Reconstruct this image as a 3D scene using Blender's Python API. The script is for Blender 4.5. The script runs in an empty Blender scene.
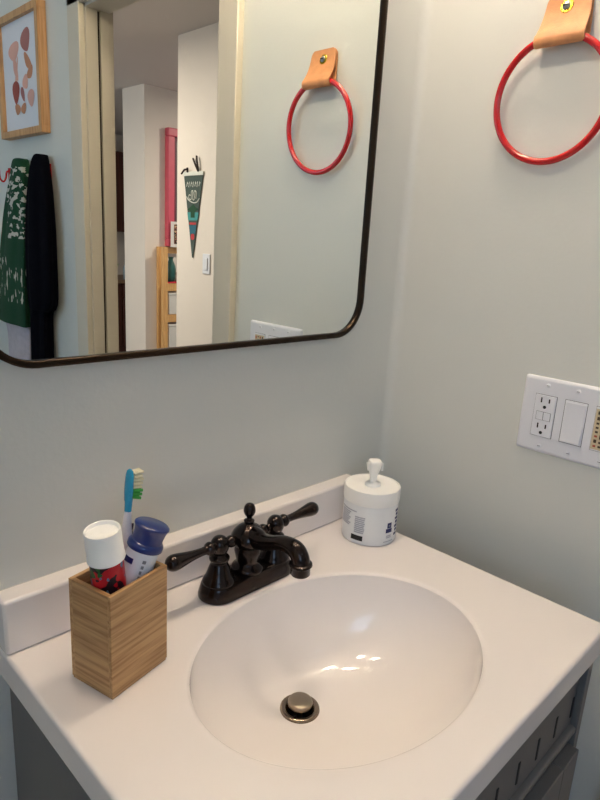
import bpy, bmesh, math, random
from mathutils import Vector, Matrix
random.seed(7)
S = bpy.context.scene
C = S.collection
PI = math.pi

# ------------------------------------------------------------------ camera
cam_d = bpy.data.cameras.new('camera'); cam = bpy.data.objects.new('camera', cam_d); C.objects.link(cam)
rt = Vector((0.70703, -0.70489, 0.05683)); up = Vector((0.13761, 0.21596, 0.96667)); fw = Vector((0.69366, 0.67564, -0.24969))
M = Matrix((rt, up, -fw)).transposed().to_4x4(); M.translation = Vector((-0.9336, -0.6730, 1.3356))
cam.matrix_world = M
cam_d.sensor_fit = 'HORIZONTAL'; cam_d.sensor_width = 36; cam_d.lens = 611.65 / 600 * 36
cam_d.clip_start = 0.02
S.camera = cam
# ------------------------------------------------------------------ world, light, exposure
W = bpy.data.worlds.new('world'); S.world = W; W.use_nodes = True
W.node_tree.nodes['Background'].inputs[0].default_value = (0.55, 0.72, 1.0, 1)
W.node_tree.nodes['Background'].inputs[1].default_value = 0.6
S.view_settings.view_transform = 'Standard'; S.view_settings.look = 'None'
S.view_settings.exposure = 0.0; S.view_settings.gamma = 1.0; S.view_settings.use_curve_mapping = False
try:
    S.cycles.use_denoising = True; S.cycles.sample_clamp_indirect = 0.0
    S.cycles.max_bounces = 12; S.cycles.diffuse_bounces = 6
except Exception: pass
def area(name, loc, target, sx, sy, power, col, spread=180):
    d = bpy.data.lights.new(name, 'AREA'); d.shape = 'RECTANGLE'; d.size = sx; d.size_y = sy
    d.energy = power; d.color = col; d.spread = math.radians(spread)
    o = bpy.data.objects.new(name, d); C.objects.link(o); o.location = loc
    o.rotation_euler = (Vector(target) - Vector(loc)).to_track_quat('-Z', 'Y').to_euler()
    return o
GLOBE_E = 166.0          # vanity globe emission strength
CEIL_E = 5.0           # bathroom ceiling lamp emission strength
HALL_W = 700.0           # recessed hallway lamp
area('bath_cool_fill', (-1.64, -1.55, 1.55), (0, -1.2, 1.0), 0.7, 0.9, 6.5, (0.42, 0.68, 1.0))  # added cool fill for the bathroom, set at the made-up left-wall window
area('daylight_hall_window', (-1.55, -4.6, 1.5), (3, -4.2, 1.2), 1.5, 1.3, 28, (0.82, 0.91, 1.0))

# ------------------------------------------------------------------ helpers
def lin(c):
    f = lambda v: v / 12.92 if v <= 0.04045 else ((v + 0.055) / 1.055) ** 2.4
    return tuple(f(v / 255) for v in c) + (1,)
def mat(name, col, rough=0.5, metal=0.0, var=0.04, scale=20, bump=0.0, bscale=200, coat=0.0, emit=None, spec=None, trans=0.0, sss=0.0):
    m = bpy.data.materials.new(name); m.use_nodes = True
    nt = m.node_tree; b = nt.nodes['Principled BSDF']
    tc = nt.nodes.new('ShaderNodeTexCoord'); nz = nt.nodes.new('ShaderNodeTexNoise'); nz.inputs['Scale'].default_value = scale
    nz.inputs['Detail'].default_value = 3
    nt.links.new(tc.outputs['Object'], nz.inputs['Vector'])
    rp = nt.nodes.new('ShaderNodeValToRGB'); c = lin(col)
    rp.color_ramp.elements[0].position = 0.3; rp.color_ramp.elements[1].position = 0.7
    rp.color_ramp.elements[0].color = tuple(v * (1 - var) for v in c[:3]) + (1,)
    rp.color_ramp.elements[1].color = tuple(min(1, v * (1 + var)) for v in c[:3]) + (1,)
    nt.links.new(nz.outputs['Fac'], rp.inputs['Fac']); nt.links.new(rp.outputs['Color'], b.inputs['Base Color'])
    b.inputs['Roughness'].default_value = rough; b.inputs['Metallic'].default_value = metal
    b.inputs['Coat Weight'].default_value = coat; b.inputs['Transmission Weight'].default_value = trans
    if spec is not None: b.inputs['Specular IOR Level'].default_value = spec
    if sss: b.inputs['Subsurface Weight'].default_value = sss; b.inputs['Subsurface Radius'].default_value = (.01, .01, .01)
    if bump:
        n2 = nt.nodes.new('ShaderNodeTexNoise'); n2.inputs['Scale'].default_value = bscale; n2.inputs['Detail'].default_value = 2
        nt.links.new(tc.outputs['Object'], n2.inputs['Vector'])
        bp = nt.nodes.new('ShaderNodeBump'); bp.inputs['Strength'].default_value = bump; bp.inputs['Distance'].default_value = 0.001
        nt.links.new(n2.outputs['Fac'], bp.inputs['Height']); nt.links.new(bp.outputs['Normal'], b.inputs['Normal'])
    if emit:
        b.inputs['Emission Color'].default_value = emit[0] + (1,); b.inputs['Emission Strength'].default_value = emit[1]
    return m
def wood(name, c1, c2, axis=0, scale=1.0, rough=0.5, stretch=14):
    m = mat(name, c1, rough); nt = m.node_tree; b = nt.nodes['Principled BSDF']
    nz = [n for n in nt.nodes if n.type == 'TEX_NOISE'][0]; tc = [n for n in nt.nodes if n.type == 'TEX_COORD'][0]
    mp = nt.nodes.new('ShaderNodeMapping'); s = [stretch * 18 * scale] * 3; s[axis] = 14 * scale
    mp.inputs['Scale'].default_value = s
    nt.links.new(tc.outputs['Object'], mp.inputs['Vector']); nt.links.new(mp.outputs['Vector'], nz.inputs['Vector'])
    nz.inputs['Scale'].default_value = 1.0; nz.inputs['Detail'].default_value = 4
    rp = [n for n in nt.nodes if n.type == 'VALTORGB'][0]
    rp.color_ramp.elements[0].color = lin(c2); rp.color_ramp.elements[1].color = lin(c1)
    rp.color_ramp.elements[0].position = 0.35; rp.color_ramp.elements[1].position = 0.6
    return m

def finish(o, ang=35):
    me = o.data
    for p in me.polygons: p.use_smooth = True
    me.set_sharp_from_angle(angle=math.radians(ang))
def obj(name, bm, m, parent=None, bevel=0.0, seg=2, ang=35, sub=0):
    bmesh.ops.recalc_face_normals(bm, faces=bm.faces)
    me = bpy.data.meshes.new(name); bm.to_mesh(me); bm.free()
    o = bpy.data.objects.new(name, me); C.objects.link(o)
    for x in (m if isinstance(m, (list, tuple)) else [m]): me.materials.append(x)
    if parent: o.parent = parent
    if bevel:
        md = o.modifiers.new('bevel', 'BEVEL'); md.width = bevel; md.segments = seg; md.limit_method = 'ANGLE'; md.angle_limit = math.radians(40)
    if sub:
        md = o.modifiers.new('sub', 'SUBSURF'); md.levels = sub; md.render_levels = sub
    finish(o, ang)
    return o
def tag(o, label, cat=None, group=None):
    o['label'] = label
    if cat: o['category'] = cat
    if group: o['group'] = group
    return o
def thing(name, label, cat, loc=(0, 0, 0), rz=0, group=None):
    o = bpy.data.objects.new(name, None); C.objects.link(o); o.location = loc; o.rotation_euler = (0, 0, rz)
    o.empty_display_size = 0.05
    return tag(o, label, cat, group)
def struct(name, bm, m, parent=None, **k):
    o = obj(name, bm, m, parent, **k)
    if not parent: o['kind'] = 'structure'
    return o
def box(bm, x0, x1, y0, y1, z0, z1, mtx=None, mi=0):
    vs = [Vector((x, y, z)) for x in (x0, x1) for y in (y0, y1) for z in (z0, z1)]
    if mtx: vs = [mtx @ v for v in vs]
    v = [bm.verts.new(c) for c in vs]
    for f in ((0, 1, 3, 2), (4, 6, 7, 5), (0, 4, 5, 1), (2, 3, 7, 6), (0, 2, 6, 4), (1, 5, 7, 3)):
        fc = bm.faces.new([v[i] for i in f]); fc.material_index = mi
    return bm
def B(*a, **k): return box(bmesh.new(), *a, **k)
def frame_of(d):
    d = Vector(d).normalized(); a = Vector((0, 0, 1)) if abs(d.z) < 0.9 else Vector((1, 0, 0))
    u = d.cross(a).normalized(); return u, u.cross(d).normalized() * -1, d
def rings(bm, R, closed=True, cap0=True, cap1=True, mi=0, loop=False):
    vr = [[bm.verts.new(p) for p in r] for r in R]
    n = len(vr[0]); k = len(vr)
    for i in range(k if loop else k - 1):
        a, b = vr[i], vr[(i + 1) % k]
        for j in range(n if closed else n - 1):
            f = bm.faces.new((a[j], a[(j + 1) % n], b[(j + 1) % n], b[j])); f.material_index = mi
    if not loop:
        if cap0: bm.faces.new(vr[0]).material_index = mi
        if cap1: bm.faces.new(vr[-1]).material_index = mi
    return bm
def lathe(bm, prof, c=(0, 0, 0), axis=(0, 0, 1), n=32, mi=0, sx=1.0, sy=1.0, cap0=True, cap1=True):
    """prof = [(radius, distance along the axis)]"""
    u, v, d = frame_of(axis); c = Vector(c)
    R = [[c + d * h + u * (r * sx * math.cos(2 * PI * j / n)) + v * (r * sy * math.sin(2 * PI * j / n)) for j in range(n)] for r, h in prof]
    return rings(bm, R, mi=mi, cap0=cap0, cap1=cap1)
def spline(pts, k=8):
    """Catmull-Rom through pts (tuples of any length)"""
    out = []; P = [pts[0]] + list(pts) + [pts[-1]]
    for i in range(1, len(P) - 2):
        for s in range(k):
            t = s / k
            out.append(tuple(0.5 * (2 * b + (c - a) * t + (2 * a - 5 * b + 4 * c - d) * t * t + (3 * b - a - 3 * c + d) * t ** 3) for a, b, c, d in zip(P[i - 1], P[i], P[i + 1], P[i + 2])))
    out.append(tuple(pts[-1])); return out
def tube(bm, pts, r=None, n=16, mi=0, loop=False, flat=1.0):
    """pts = (x,y,z[,radius]) swept with a parallel frame"""
    P = [Vector(p[:3]) for p in pts]; rr = [p[3] if len(p) > 3 else r for p in pts]
    k = len(P); T = []
    for i in range(k):
        a = P[(i - 1) % k] if (i or loop) else P[i]; b = P[(i + 1) % k] if (i < k - 1 or loop) else P[i]
        T.append((b - a).normalized())
    u, v, _ = frame_of(T[0]); R = []
    for i in range(k):
        u = (u - T[i] * u.dot(T[i])).normalized(); v = T[i].cross(u)
        R.append([P[i] + u * (rr[i] * math.cos(2 * PI * j / n)) + v * (rr[i] * flat * math.sin(2 * PI * j / n)) for j in range(n)])
    return rings(bm, R, mi=mi, loop=loop)
def prism(bm, pts, off, mi=0):
    a = [bm.verts.new(Vector(p)) for p in pts]; b = [bm.verts.new(Vector(p) + Vector(off)) for p in pts]; n = len(a)
    for i in range(n): bm.faces.new((a[i], a[(i + 1) % n], b[(i + 1) % n], b[i])).material_index = mi
    bm.faces.new(a).material_index = mi; bm.faces.new(b).material_index = mi
    return bm
def rrect(w, h, r, n=8):
    out = []
    for cx, cy, a0 in ((w / 2 - r, h / 2 - r, 0), (-w / 2 + r, h / 2 - r, 90), (-w / 2 + r, -h / 2 + r, 180), (w / 2 - r, -h / 2 + r, 270)):
        for i in range(n + 1):
            a = math.radians(a0 + 90 * i / n); out.append((cx + r * math.cos(a), cy + r * math.sin(a)))
    return out

# ------------------------------------------------------------------ materials
M_wall = mat('wall_paint', (214, 216, 212), 0.36, var=0.015, scale=3, bump=0.25, bscale=130)
M_wallh = mat('hall_paint', (232, 222, 212), 0.6, var=0.015, scale=3)
M_ceil = mat('ceiling_paint', (205, 198, 194), 0.8, var=0.01, scale=3)
M_trim = mat('trim_paint', (208, 200, 184), 0.4, var=0.02, scale=6)
M_dark = mat('slot_dark', (40, 28, 20), 0.8)
M_floor = mat('floor_tile', (120, 112, 105), 0.4, var=0.1, scale=5)
M_counter = mat('cultured_marble', (238, 232, 230), 0.16, var=0.008, scale=6, coat=0.25)
M_basin = mat('basin_glaze', (245, 240, 238), 0.10, var=0.005, scale=6, coat=0.4)
M_cab = mat('cabinet_grey', (110, 108, 107), 0.45, var=0.03, scale=8)
M_cabdark = mat('cabinet_slot', (40, 40, 44), 0.7)
M_bronze = mat('oil_rubbed_bronze', (38, 28, 25), 0.24, metal=0.85, var=0.25, scale=60, coat=0.3)
M_bronze_dk = mat('black_frame_metal', (58, 48, 40), 0.30, metal=1.0, var=0.1, scale=40)
M_nickel = mat('brushed_nickel', (160, 148, 132), 0.28, metal=1.0, var=0.05, scale=60)
M_nickel_dk = mat('dark_nickel', (138, 124, 110), 0.2, metal=1.0, var=0.05, scale=60)
M_black = mat('black_gap', (12, 11, 10), 0.6)
M_plastic = mat('white_plastic', (228, 230, 238), 0.3, var=0.01)
M_white = mat('canister_white', (232, 234, 236), 0.35, var=0.01)
M_lid = mat('lid_white', (246, 246, 244), 0.35, var=0.01)
M_red = mat('red_enamel', (200, 22, 28), 0.2, var=0.04, coat=0.5)
M_leather = mat('tan_leather', (214, 150, 100), 0.55, var=0.10, scale=60, bump=0.4, bscale=500)
M_brass = mat('brass', (225, 190, 60), 0.25, metal=0.9, var=0.05)
M_steel = mat('steel', (150, 150, 150), 0.3, metal=1.0, var=0.05)
M_glow = mat('globe_glow', (255, 240, 215), 0.4, emit=((1.0, 0.82, 0.62), GLOBE_E))
M_glowc = mat('ceiling_glow', (255, 245, 230), 0.4, emit=((0.82, 0.91, 1.0), CEIL_E))
M_glowh = mat('hall_glow', (255, 245, 230), 0.4, emit=((1.0, 0.88, 0.74), HALL_W))
M_bamboo_x = wood('bamboo', (192, 152, 104), (156, 114, 70), axis=0, scale=0.9, rough=0.45, stretch=16)
M_bamboo_y = wood('bamboo_end', (192, 152, 104), (156, 114, 70), axis=1, scale=0.9, rough=0.45, stretch=16)
M_bamboo_in = wood('bamboo_rim', (216, 172, 114), (190, 142, 86), axis=0, scale=1.0, rough=0.45, stretch=1)
M_oak = wood('oak_frame', (206, 160, 112), (178, 130, 84), axis=2, scale=0.6)
M_pine = wood('pine', (222, 176, 116), (200, 150, 92), axis=2, scale=0.4)
M_brown = wood('brown_cabinet', (92, 50, 40), (70, 36, 30), axis=2, scale=0.3)

# mirror glass
M_mirror = mat('mirror_glass', (236, 240, 236), 0.0, metal=1.0, var=0.0)

# ------------------------------------------------------------------ key dimensions
H = 0.86
XL, XR, YF, TH = -0.7275, -0.1094, -0.4759, 0.0368
HB, TB = 0.0694, 0.0320

# ================================================================== SETTING
CZ = 2.42
# back wall with the mirror, joined to the right wall by a small plaster cove
bm = B(-1.75, 0.12, 0.0, 0.12, 0, CZ)
r = 0.016
cove = [(0.02, 0.02)] + [(-r, 0.02)] + [(-r + r * math.sin(a), -r + r * math.cos(a)) for a in [PI / 2 * i / 8 for i in range(9)]] + [(0.02, -r)]
prism(bm, [(x, y, 0) for x, y in cove], (0, 0, CZ))
struct('wall_back', bm, M_wall)
# right wall (x = 0 .. 0.074) with the doorway y -1.22 .. -0.55
DY0, DY1, DZ = -1.220, -0.555, 1.965
bm = bmesh.new()
box(bm, 0, 0.074, DY1, 0.0, 0, CZ); box(bm, 0, 0.074, -2.45, DY0 - 0.0, 0, CZ); box(bm, 0, 0.074, DY0, DY1, DZ, CZ)
struct('wall_right', bm, M_wall)
bm = B(-1.75, -1.67, -2.45, -1.95, 0, CZ); box(bm, -1.75, -1.67, -1.15, 0.0, 0, CZ)
box(bm, -1.75, -1.67, -1.95, -1.15, 0, 1.05); box(bm, -1.75, -1.67, -1.95, -1.15, 2.05, CZ)
struct('wall_left', bm, M_wall)
struct('wall_front', B(-1.75, 0.074, -2.53, -2.45, 0, CZ), M_wall)
bm = bmesh.new()
for a in ((-1.95, -1.90, 1.05, 2.05), (-1.20, -1.15, 1.05, 2.05), (-1.90, -1.20, 1.05, 1.10), (-1.90, -1.20, 2.00, 2.05), (-1.90, -1.20, 1.53, 1.57)):
    box(bm, -1.72, -1.67, a[0], a[1], a[2], a[3])
struct('window_added', bm, M_trim)  # unseen window frame, added to house the cool fill light
struct('floor', B(-1.75, 4.3, -6.3, 0.12, -0.08, 0), M_floor)
bm = B(-1.75, 4.3, -6.3, 0.12, CZ, CZ + 0.1)
struct('ceiling', bm, M_ceil)
# lower ceiling strip over the hallway, its edge crosses the hall in front of the doorway
struct('trim_soffit', B(0.074, 1.25, -2.06, 0.0, 2.385, CZ), M_ceil)
# hallway
struct('wall_hall', B(1.25, 1.37, -2.60, 0.12, 0, CZ), M_wallh)
struct('wall_hall_end', B(0.074, 1.25, 0.0, 0.12, 0, CZ), M_wallh)
struct('wall_pillar', B(1.75, 4.2, -4.11, -3.79, 0, CZ), M_wallh)
struct('wall_east', B(4.2, 4.3, -6.3, 0.12, 0, CZ), M_wallh)
struct('wall_south', B(-1.75, 4.3, -6.4, -6.3, 0, CZ), M_wallh)
bm = B(-1.75, -1.67, -3.7, -2.53, 0, CZ); box(bm, -1.75, -1.67, -6.3, -5.5, 0, CZ)
box(bm, -1.75, -1.67, -5.5, -3.7, 0, 0.8); box(bm, -1.75, -1.67, -5.5, -3.7, 2.2, CZ)
struct('wall_west', bm, M_wallh)
bm = bmesh.new()
for a in ((-5.5, -5.44, 0.8, 2.2), (-3.76, -3.7, 0.8, 2.2), (-4.63, -4.57, 0.8, 2.2), (-5.44, -3.76, 0.8, 0.86), (-5.44, -3.76, 2.14, 2.2)):
    box(bm, -1.72, -1.67, a[0], a[1], a[2], a[3])
struct('window_2', bm, M_trim)
# door casing, jambs, head
bm = bmesh.new()
for y0, y1 in ((DY0 - 0.068, DY0 + 0.004), (DY1 - 0.004, DY1 + 0.062)):
    box(bm, -0.018, 0.0, y0, y1, 0, DZ + 0.07)
box(bm, -0.018, 0.0, DY0 - 0.068, DY1 + 0.062, DZ - 0.004, DZ + 0.07)
struct('trim_door_casing', bm, M_trim, bevel=0.002)
bm = bmesh.new()
box(bm, -0.0, 0.037, DY0, DY0 + 0.012, 0, DZ); box(bm, 0.046, 0.076, DY0, DY0 + 0.012, 0, DZ)
box(bm, 0.0, 0.076, DY1 - 0.012, DY1, 0, DZ); box(bm, 0.0, 0.076, DY0, DY1, DZ - 0.012, DZ)
struct('trim_door_jamb', bm, M_trim, bevel=0.001)
struct('trim_door_groove', B(0.037, 0.046, DY0 + 0.0005, DY0 + 0.003, 0, DZ - 0.013), M_dark)
bm = bmesh.new()
for y0, y1 in ((DY0 - 0.068, DY0 + 0.004), (DY1 - 0.004, DY1 + 0.062)):
    box(bm, 0.074, 0.092, y0, y1, 0, DZ + 0.07)
struct('trim_hall_casing', bm, M_trim, bevel=0.002)

# ================================================================== VANITY
cabx0, cabx1, caby = XL + 0.010, XR - 0.004, -0.457
van = thing('vanity_cabinet', 'grey vanity cabinet with slotted apron and framed doors under the white counter', 'cabinet', (0, 0, 0))
bm = bmesh.new()
box(bm, cabx0, cabx0 + .016, caby + .018, -0.004, 0.09, H - TH); box(bm, cabx1 - .016, cabx1, caby + .018, -0.004, 0.09, H - TH)
box(bm, cabx0 + .016, cabx1 - .016, -0.016, -0.004, 0.09, H - TH)
obj('side_panels_and_back', bm, M_cab, van).name = 'carcass'
bm = B(cabx0, cabx1, caby, caby + 0.018, 0.70, H - TH)
box(bm, cabx1 - .016, cabx1, caby - .010, caby, 0.0, H - TH); box(bm, cabx0, cabx0 + .016, caby - .010, caby, 0.0, H - TH)
box(bm, cabx0, cabx0 + .045, caby, caby + .018, 0.0, 0.70); box(bm, cabx1 - .045, cabx1, caby, caby + .018, 0, 0.70)
box(bm, cabx0 + .045, cabx1 - .045, caby, caby + .018, 0.62, .70); box(bm, cabx0 + .045, cabx1 - .045, caby, caby + .018, 0.09, 0.13)
obj('face_frame', bm, M_cab, van, bevel=0.0008)
k = 0
x = cabx1 - 0.022
while x > cabx0 + 0.03:
    obj('slot', B(x - 0.0022, x + 0.0022, caby - 0.0010, caby + 0.004, 0.716, 0.748), M_cabdark, van); x -= 0.0545
bm = prism(bmesh.new(), [(cabx0 + .017, y, z) for y, z in ((caby, .702), (caby - .006, .7015), (caby - .009, .699), (caby - .009, .693), (caby - .005, .690), (caby, .689))], (cabx1 - cabx0 - .034, 0, 0))
obj('ledge_moulding', bm, M_cab, van, ang=60)
xm = (cabx0 + cabx1) / 2
for x0, x1, hs in ((cabx0 + .018, xm - .002, 1), (xm + .002, cabx1 - .018, -1)):
    fy = caby - 0.019; bm = bmesh.new(); w = 0.052; z0, z1 = 0.10, 0.672
    box(bm, x0, x0 + w, fy, caby - .001, z0, z1); box(bm, x1 - w, x1, fy, caby - .001, z0, z1)
    box(bm, x0 + w, x1 - w, fy, caby - .001, z1 - w, z1); box(bm, x0 + w, x1 - w, fy, caby - .001, z0, z0 + w)
    d = obj('door', bm, M_cab, van, bevel=0.0015)
    obj('door_panel', B(x0 + w - .002, x1 - w + .002, fy + .009, fy + .014, z0 + w - .002, z1 - w + .002), M_cab, d)
    kx = x1 - .026 if hs == 1 else x0 + .026
    kb = lathe(bmesh.new(), [(.005, 0), (.005, .012), (.012, .018), (.014, .024), (.010, .029), (.001, .030)], (kx, fy, 0.56), (0, -1, 0), 20)
    obj('knob', kb, M_bronze, d)

# countertop: slab with an elliptical opening
sx0, sy0, sa, sb = -0.4203, -0.2716, 0.1985, 0.1530
ctop = thing('sink_countertop', 'white moulded countertop with backsplash and oval basin over the grey vanity', 'countertop', (0, 0, H))
def slab():
    x0, x1, y0, y1 = XL, XR, YF, -0.001
    A = [2 * PI * i / 128 for i in range(128)] + [math.atan2(y - sy0, x - sx0) % (2 * PI) for x in (x0, x1) for y in (y0, y1)]
    A = sorted(A)
    def rect(a, ins):
        c, s = math.cos(a), math.sin(a); t = 1e9
        for lim, comp, o in ((x1 - ins, c, sx0), (x0 + ins, c, sx0), (y1 - ins, s, sy0), (y0 + ins, s, sy0)):
            if abs(comp) > 1e-9:
                q = (lim - o) / comp
                if q > 0: t = min(t, q)
        # keep exact corner when insetting: clamp the outer point
        px, py = sx0 + c * t, sy0 + s * t
        return px, py
    def recti(a, ins):
        px, py = rect(a, 0.0)
        return min(max(px, x0 + ins), x1 - ins), min(max(py, y0 + ins), y1 - ins)
    def el(a, off):
        # ray at angle a hits the ellipse
        c, s = math.cos(a), math.sin(a); A_, B_ = sa + off, sb + off
        t = 1 / math.sqrt((c / A_) ** 2 + (s / B_) ** 2); return sx0 + c * t, sy0 + s * t
    R = []
    R.append([(*el(a, 0.010), -TH) for a in A])
    R.append([(*recti(a, 0.0), -TH) for a in A])
    R.append([(*recti(a, 0.0), -TH + .001) for a in A])
    for ins, z in ((0.0, -0.0060), (0.0, -0.0045), (0.0004, -0.0028), (0.0014, -0.0012), (0.003, -0.0003), (0.0045, 0.0), (.006, 0.0)):
        R.append([(*recti(a, ins), z) for a in A])
    for off, z in ((0.012, 0.0), (0.0060, 0.0), (0.0035, -0.0003), (0.0015, -0.0012), (0.0, -0.003)):
        R.append([(*el(a, off), z) for a in A])
    return rings(bmesh.new(), R, cap0=False, cap1=False)
bm = slab()
obj('counter_slab', bm, M_counter, ctop, ang=50)
# basin
DC = (-0.4230, -0.2090); DR = 0.0245; DD = 0.128
n = 128; R = []
for i in range(0, 41):
    t = i / 40
    ph = t * PI / 2
    f = math.cos(ph) ** 0.80; z = -0.003 - (DD - 0.003) * (math.sin(ph) ** 0.92)
    ff = f * (1 - 0.0) ; k = 1 - f
    ex = sa * f + DR * (1 - f); ey = sb * f + DR * (1 - f)
    cx = sx0 + (DC[0] - sx0) * k; cy = sy0 + (DC[1] - sy0) * (k ** 1.0)
    R.append([(cx + ex * math.cos(2 * PI * j / n), cy + ey * math.sin(2 * PI * j / n), z) for j in range(n)])
R2 = [[(DC[0] + DR * math.cos(2 * PI * j / n), DC[1] + DR * math.sin(2 * PI * j / n), -DD - .03) for j in range(n)]]
bm = rings(bmesh.new(), R + R2, cap0=False, cap1=False)
obj('basin', bm, M_basin, ctop, ang=80)
bs = B(XL, XR, -TB, -0.0005, 0.0005, HB)
obj('backsplash', bs, M_counter, ctop, bevel=0.004, seg=3)
# drain
dr = obj('drain', lathe(bmesh.new(), [(.018, -.03), (.0185, .0005), (.0205, .0022), (.0245, .0026), (.0263, .0012), (.0268, -.0015), (.0240, -.0035), (.022, -.03)], (*DC, -DD + .001), n=48, cap0=False, cap1=False), M_nickel_dk, ctop, ang=60)
obj('drain_well', lathe(bmesh.new(), [(.0183, -.028), (.001, -.029)], (*DC, -DD + .001), n=32), M_black, dr)
obj('stopper', lathe(bmesh.new(), [(.004, -.022), (.004, .004), (.0135, .005), (.0160, .0060), (.0165, .008), (.0165, .0110), (.0158, .0125), (.0140, .0131), (.006, .0135), (.001, .0136)], (*DC, -DD + .001), n=40), M_nickel, dr, ang=50)

# ================================================================== FAUCET
FX, FY = -0.4150, -0.0830
fa = thing('faucet', 'dark oil-rubbed bronze faucet with two lever handles behind the basin', 'faucet', (FX, FY, H))
def stadium(l, w, z, n=14):
    pts = []
    for s in (1, -1):
        for i in range(n + 1):
            a = -PI / 2 + PI * i / n
            pts.append((s * ((l - w) + w * math.cos(a)), s * (w * math.sin(a)), z))
    return pts
R = [stadium(l, w, z) for l, w, z in ((.076, .0255, .0005), (.0790, .0270, .0015), (.0795, .0272, .005), (.0780, .0262, .011), (.0755, .0248, .018), (.0745, .0240, .0205), (.0720, .0220, .0225), (.066, .016, .0228))]
obj('base_plate', rings(bmesh.new(), R), M_bronze, fa, ang=50)
body = [(.0225, .020), (.0235, .024), (.0225, .028), (.0185, .032), (.0165, .036), (.0180, .044), (.0195, .052), (.0185, .060), (.0170, .064)]
def F(o): return o
# spout: bulbous centre and curved nose
bm = lathe(bmesh.new(), spline(body, 4), n=36)
prof = spline([(.017, .058), (.0205, .061), (.0245, .067), (.0250, .074), (.0215, .081), (.0155, .087), (.0105, .090), (.0065, .0925), (.006, .095)], 5)
lathe(bm, prof, n=36)
sp = spline([(0, -.004, .0735, .0170), (0, -.018, .0755, .0150), (0, -.034, .0770, .0118), (0, -.050, .0825, .0104), (0, -.066, .0888, .0104), (0, -.081, .0915, .0110), (0, -.0935, .0900, .0120), (0, -.1015, .0830, .0120), (0, -.1035, .0755, .0122)], 6)
tube(bm, sp, n=22)
obj('spout', bm, M_bronze, fa, ang=60)
obj('aerator', lathe(bmesh.new(), [(.0120, .0), (.0150, -.0015), (.0155, -.0040), (.0135, -.0060), (.0128, -.0075), (.0130, -.0165), (.0118, -.018), (.0100, -.018), (.0098, -.015)], (0, -.1035, .0775), n=28), M_bronze, fa, ang=50)
obj('lift_rod', lathe(bmesh.new(), spline([(.0060, .092), (.0072, .0945), (.0074, .097), (.0044, .0990), (.0040, .102), (.0060, .1045), (.0080, .1085), (.0084, .1125), (.0074, .1175), (.0048, .1212), (.0008, .1225)], 4), n=28), M_bronze, fa, ang=60)
for s in (-1, 1):
    hx = s * 0.0510
    hp = spline([(.0225, .020), (.0228, .0235), (.0212, .027), (.0188, .031), (.0168, .036), (.0148, .042), (.0128, .047), (.0112, .0505), (.0135, .0545), (.0140, .058), (.0120, .0605), (.0098, .063), (.0095, .065)], 4)
    h = obj('handle', lathe(bmesh.new(), hp, (hx, 0, 0), n=32), M_bronze, fa, ang=60)
    bp = spline([(.0090, .062), (.0102, .065), (.0122, .070), (.0128, .0755), (.0118, .081), (.0088, .0858), (.0050, .0882), (.0005, .0888)], 4)
    obj('ball', lathe(bmesh.new(), bp, (hx, 0, 0), n=28), M_bronze, h, ang=70)
    dirv = Vector((s * 1.0, -0.06 if s < 0 else 0.0, 0.03)).normalized()
    c = Vector((hx, 0, .0755))
    lp = spline([(.0070, .008), (.0082, .013), (.0095, .017), (.0082, .021), (.0060, .024), (.0055, .030), (.0060, .040), (.0074, .052), (.0094, .064), (.0106, .072), (.0106, .078), (.0086, .083), (.0050, .0862), (.0005, .087)], 4)
    obj('lever', lathe(bmesh.new(), lp, c, dirv, n=26), M_bronze, h, ang=70)
    bk = spline([(.0055, .010), (.0050, .015), (.0070, .018), (.0085, .022), (.0072, .0265), (.0006, .0282)], 4)
    obj('counterweight', lathe(bmesh.new(), bk, c, -dirv + Vector((0, 0.1, -.12)), n=22), M_bronze, h, ang=70)

# ================================================================== BAMBOO CUP WITH BRUSH AND TUBES
bx = thing('toothbrush_holder', 'bamboo toothbrush box standing on the left of the counter', 'toothbrush holder', (-0.6396, -0.1300, H), math.radians(13.6))
L2, W2, BH, T = 0.0405, 0.0315, 0.1215, 0.0050
b1 = B(-L2, L2, -W2, -W2 + T, 0.003, BH); 
obj('front_board', b1, M_bamboo_x, bx, bevel=0.0006)
obj('back_board', B(-L2, L2, W2 - T, W2, 0.003, BH), M_bamboo_x, bx, bevel=0.0006)
obj('side_board', B(-L2, -L2 + T, -W2 + T, W2 - T, 0.003, BH), M_bamboo_y, bx, bevel=0.0004)
obj('side_board', B(L2 - T, L2, -W2 + T, W2 - T, 0.003, BH), M_bamboo_y, bx, bevel=0.0004)
obj('bottom_board', B(-L2 + .001, L2 - .001, -W2 + .001, W2 - .001, 0.0002, 0.0055), M_bamboo_x, bx)

def lerp(a, b, t): return Vector(a) * (1 - t) + Vector(b) * t
def tubebody(base, top, r, crimp_dir, flat_until=0.55, w=0.022, n=32):
    """squeeze tube: flat crimp at the base growing round towards the cap"""
    base, top = Vector(base), Vector(top); d = (top - base).normalized()
    cd = Vector(crimp_dir); cd = (cd - d * cd.dot(d)).normalized(); e = d.cross(cd); R = []
    for i in range(22):
        t = i / 21; c = base.lerp(top, t); q = min(1, t / flat_until); q = q * q * (3 - 2 * q)
        a = w * (1 - q) + r * q; b = 0.0012 * (1 - q) + r * q
        if t > 0.97: a *= 0.93; b *= 0.93
        R.append([c + cd * (a * math.cos(2 * PI * j / n)) + e * (b * math.sin(2 * PI * j / n)) for j in range(n)])
    return rings(bmesh.new(), R)
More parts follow.
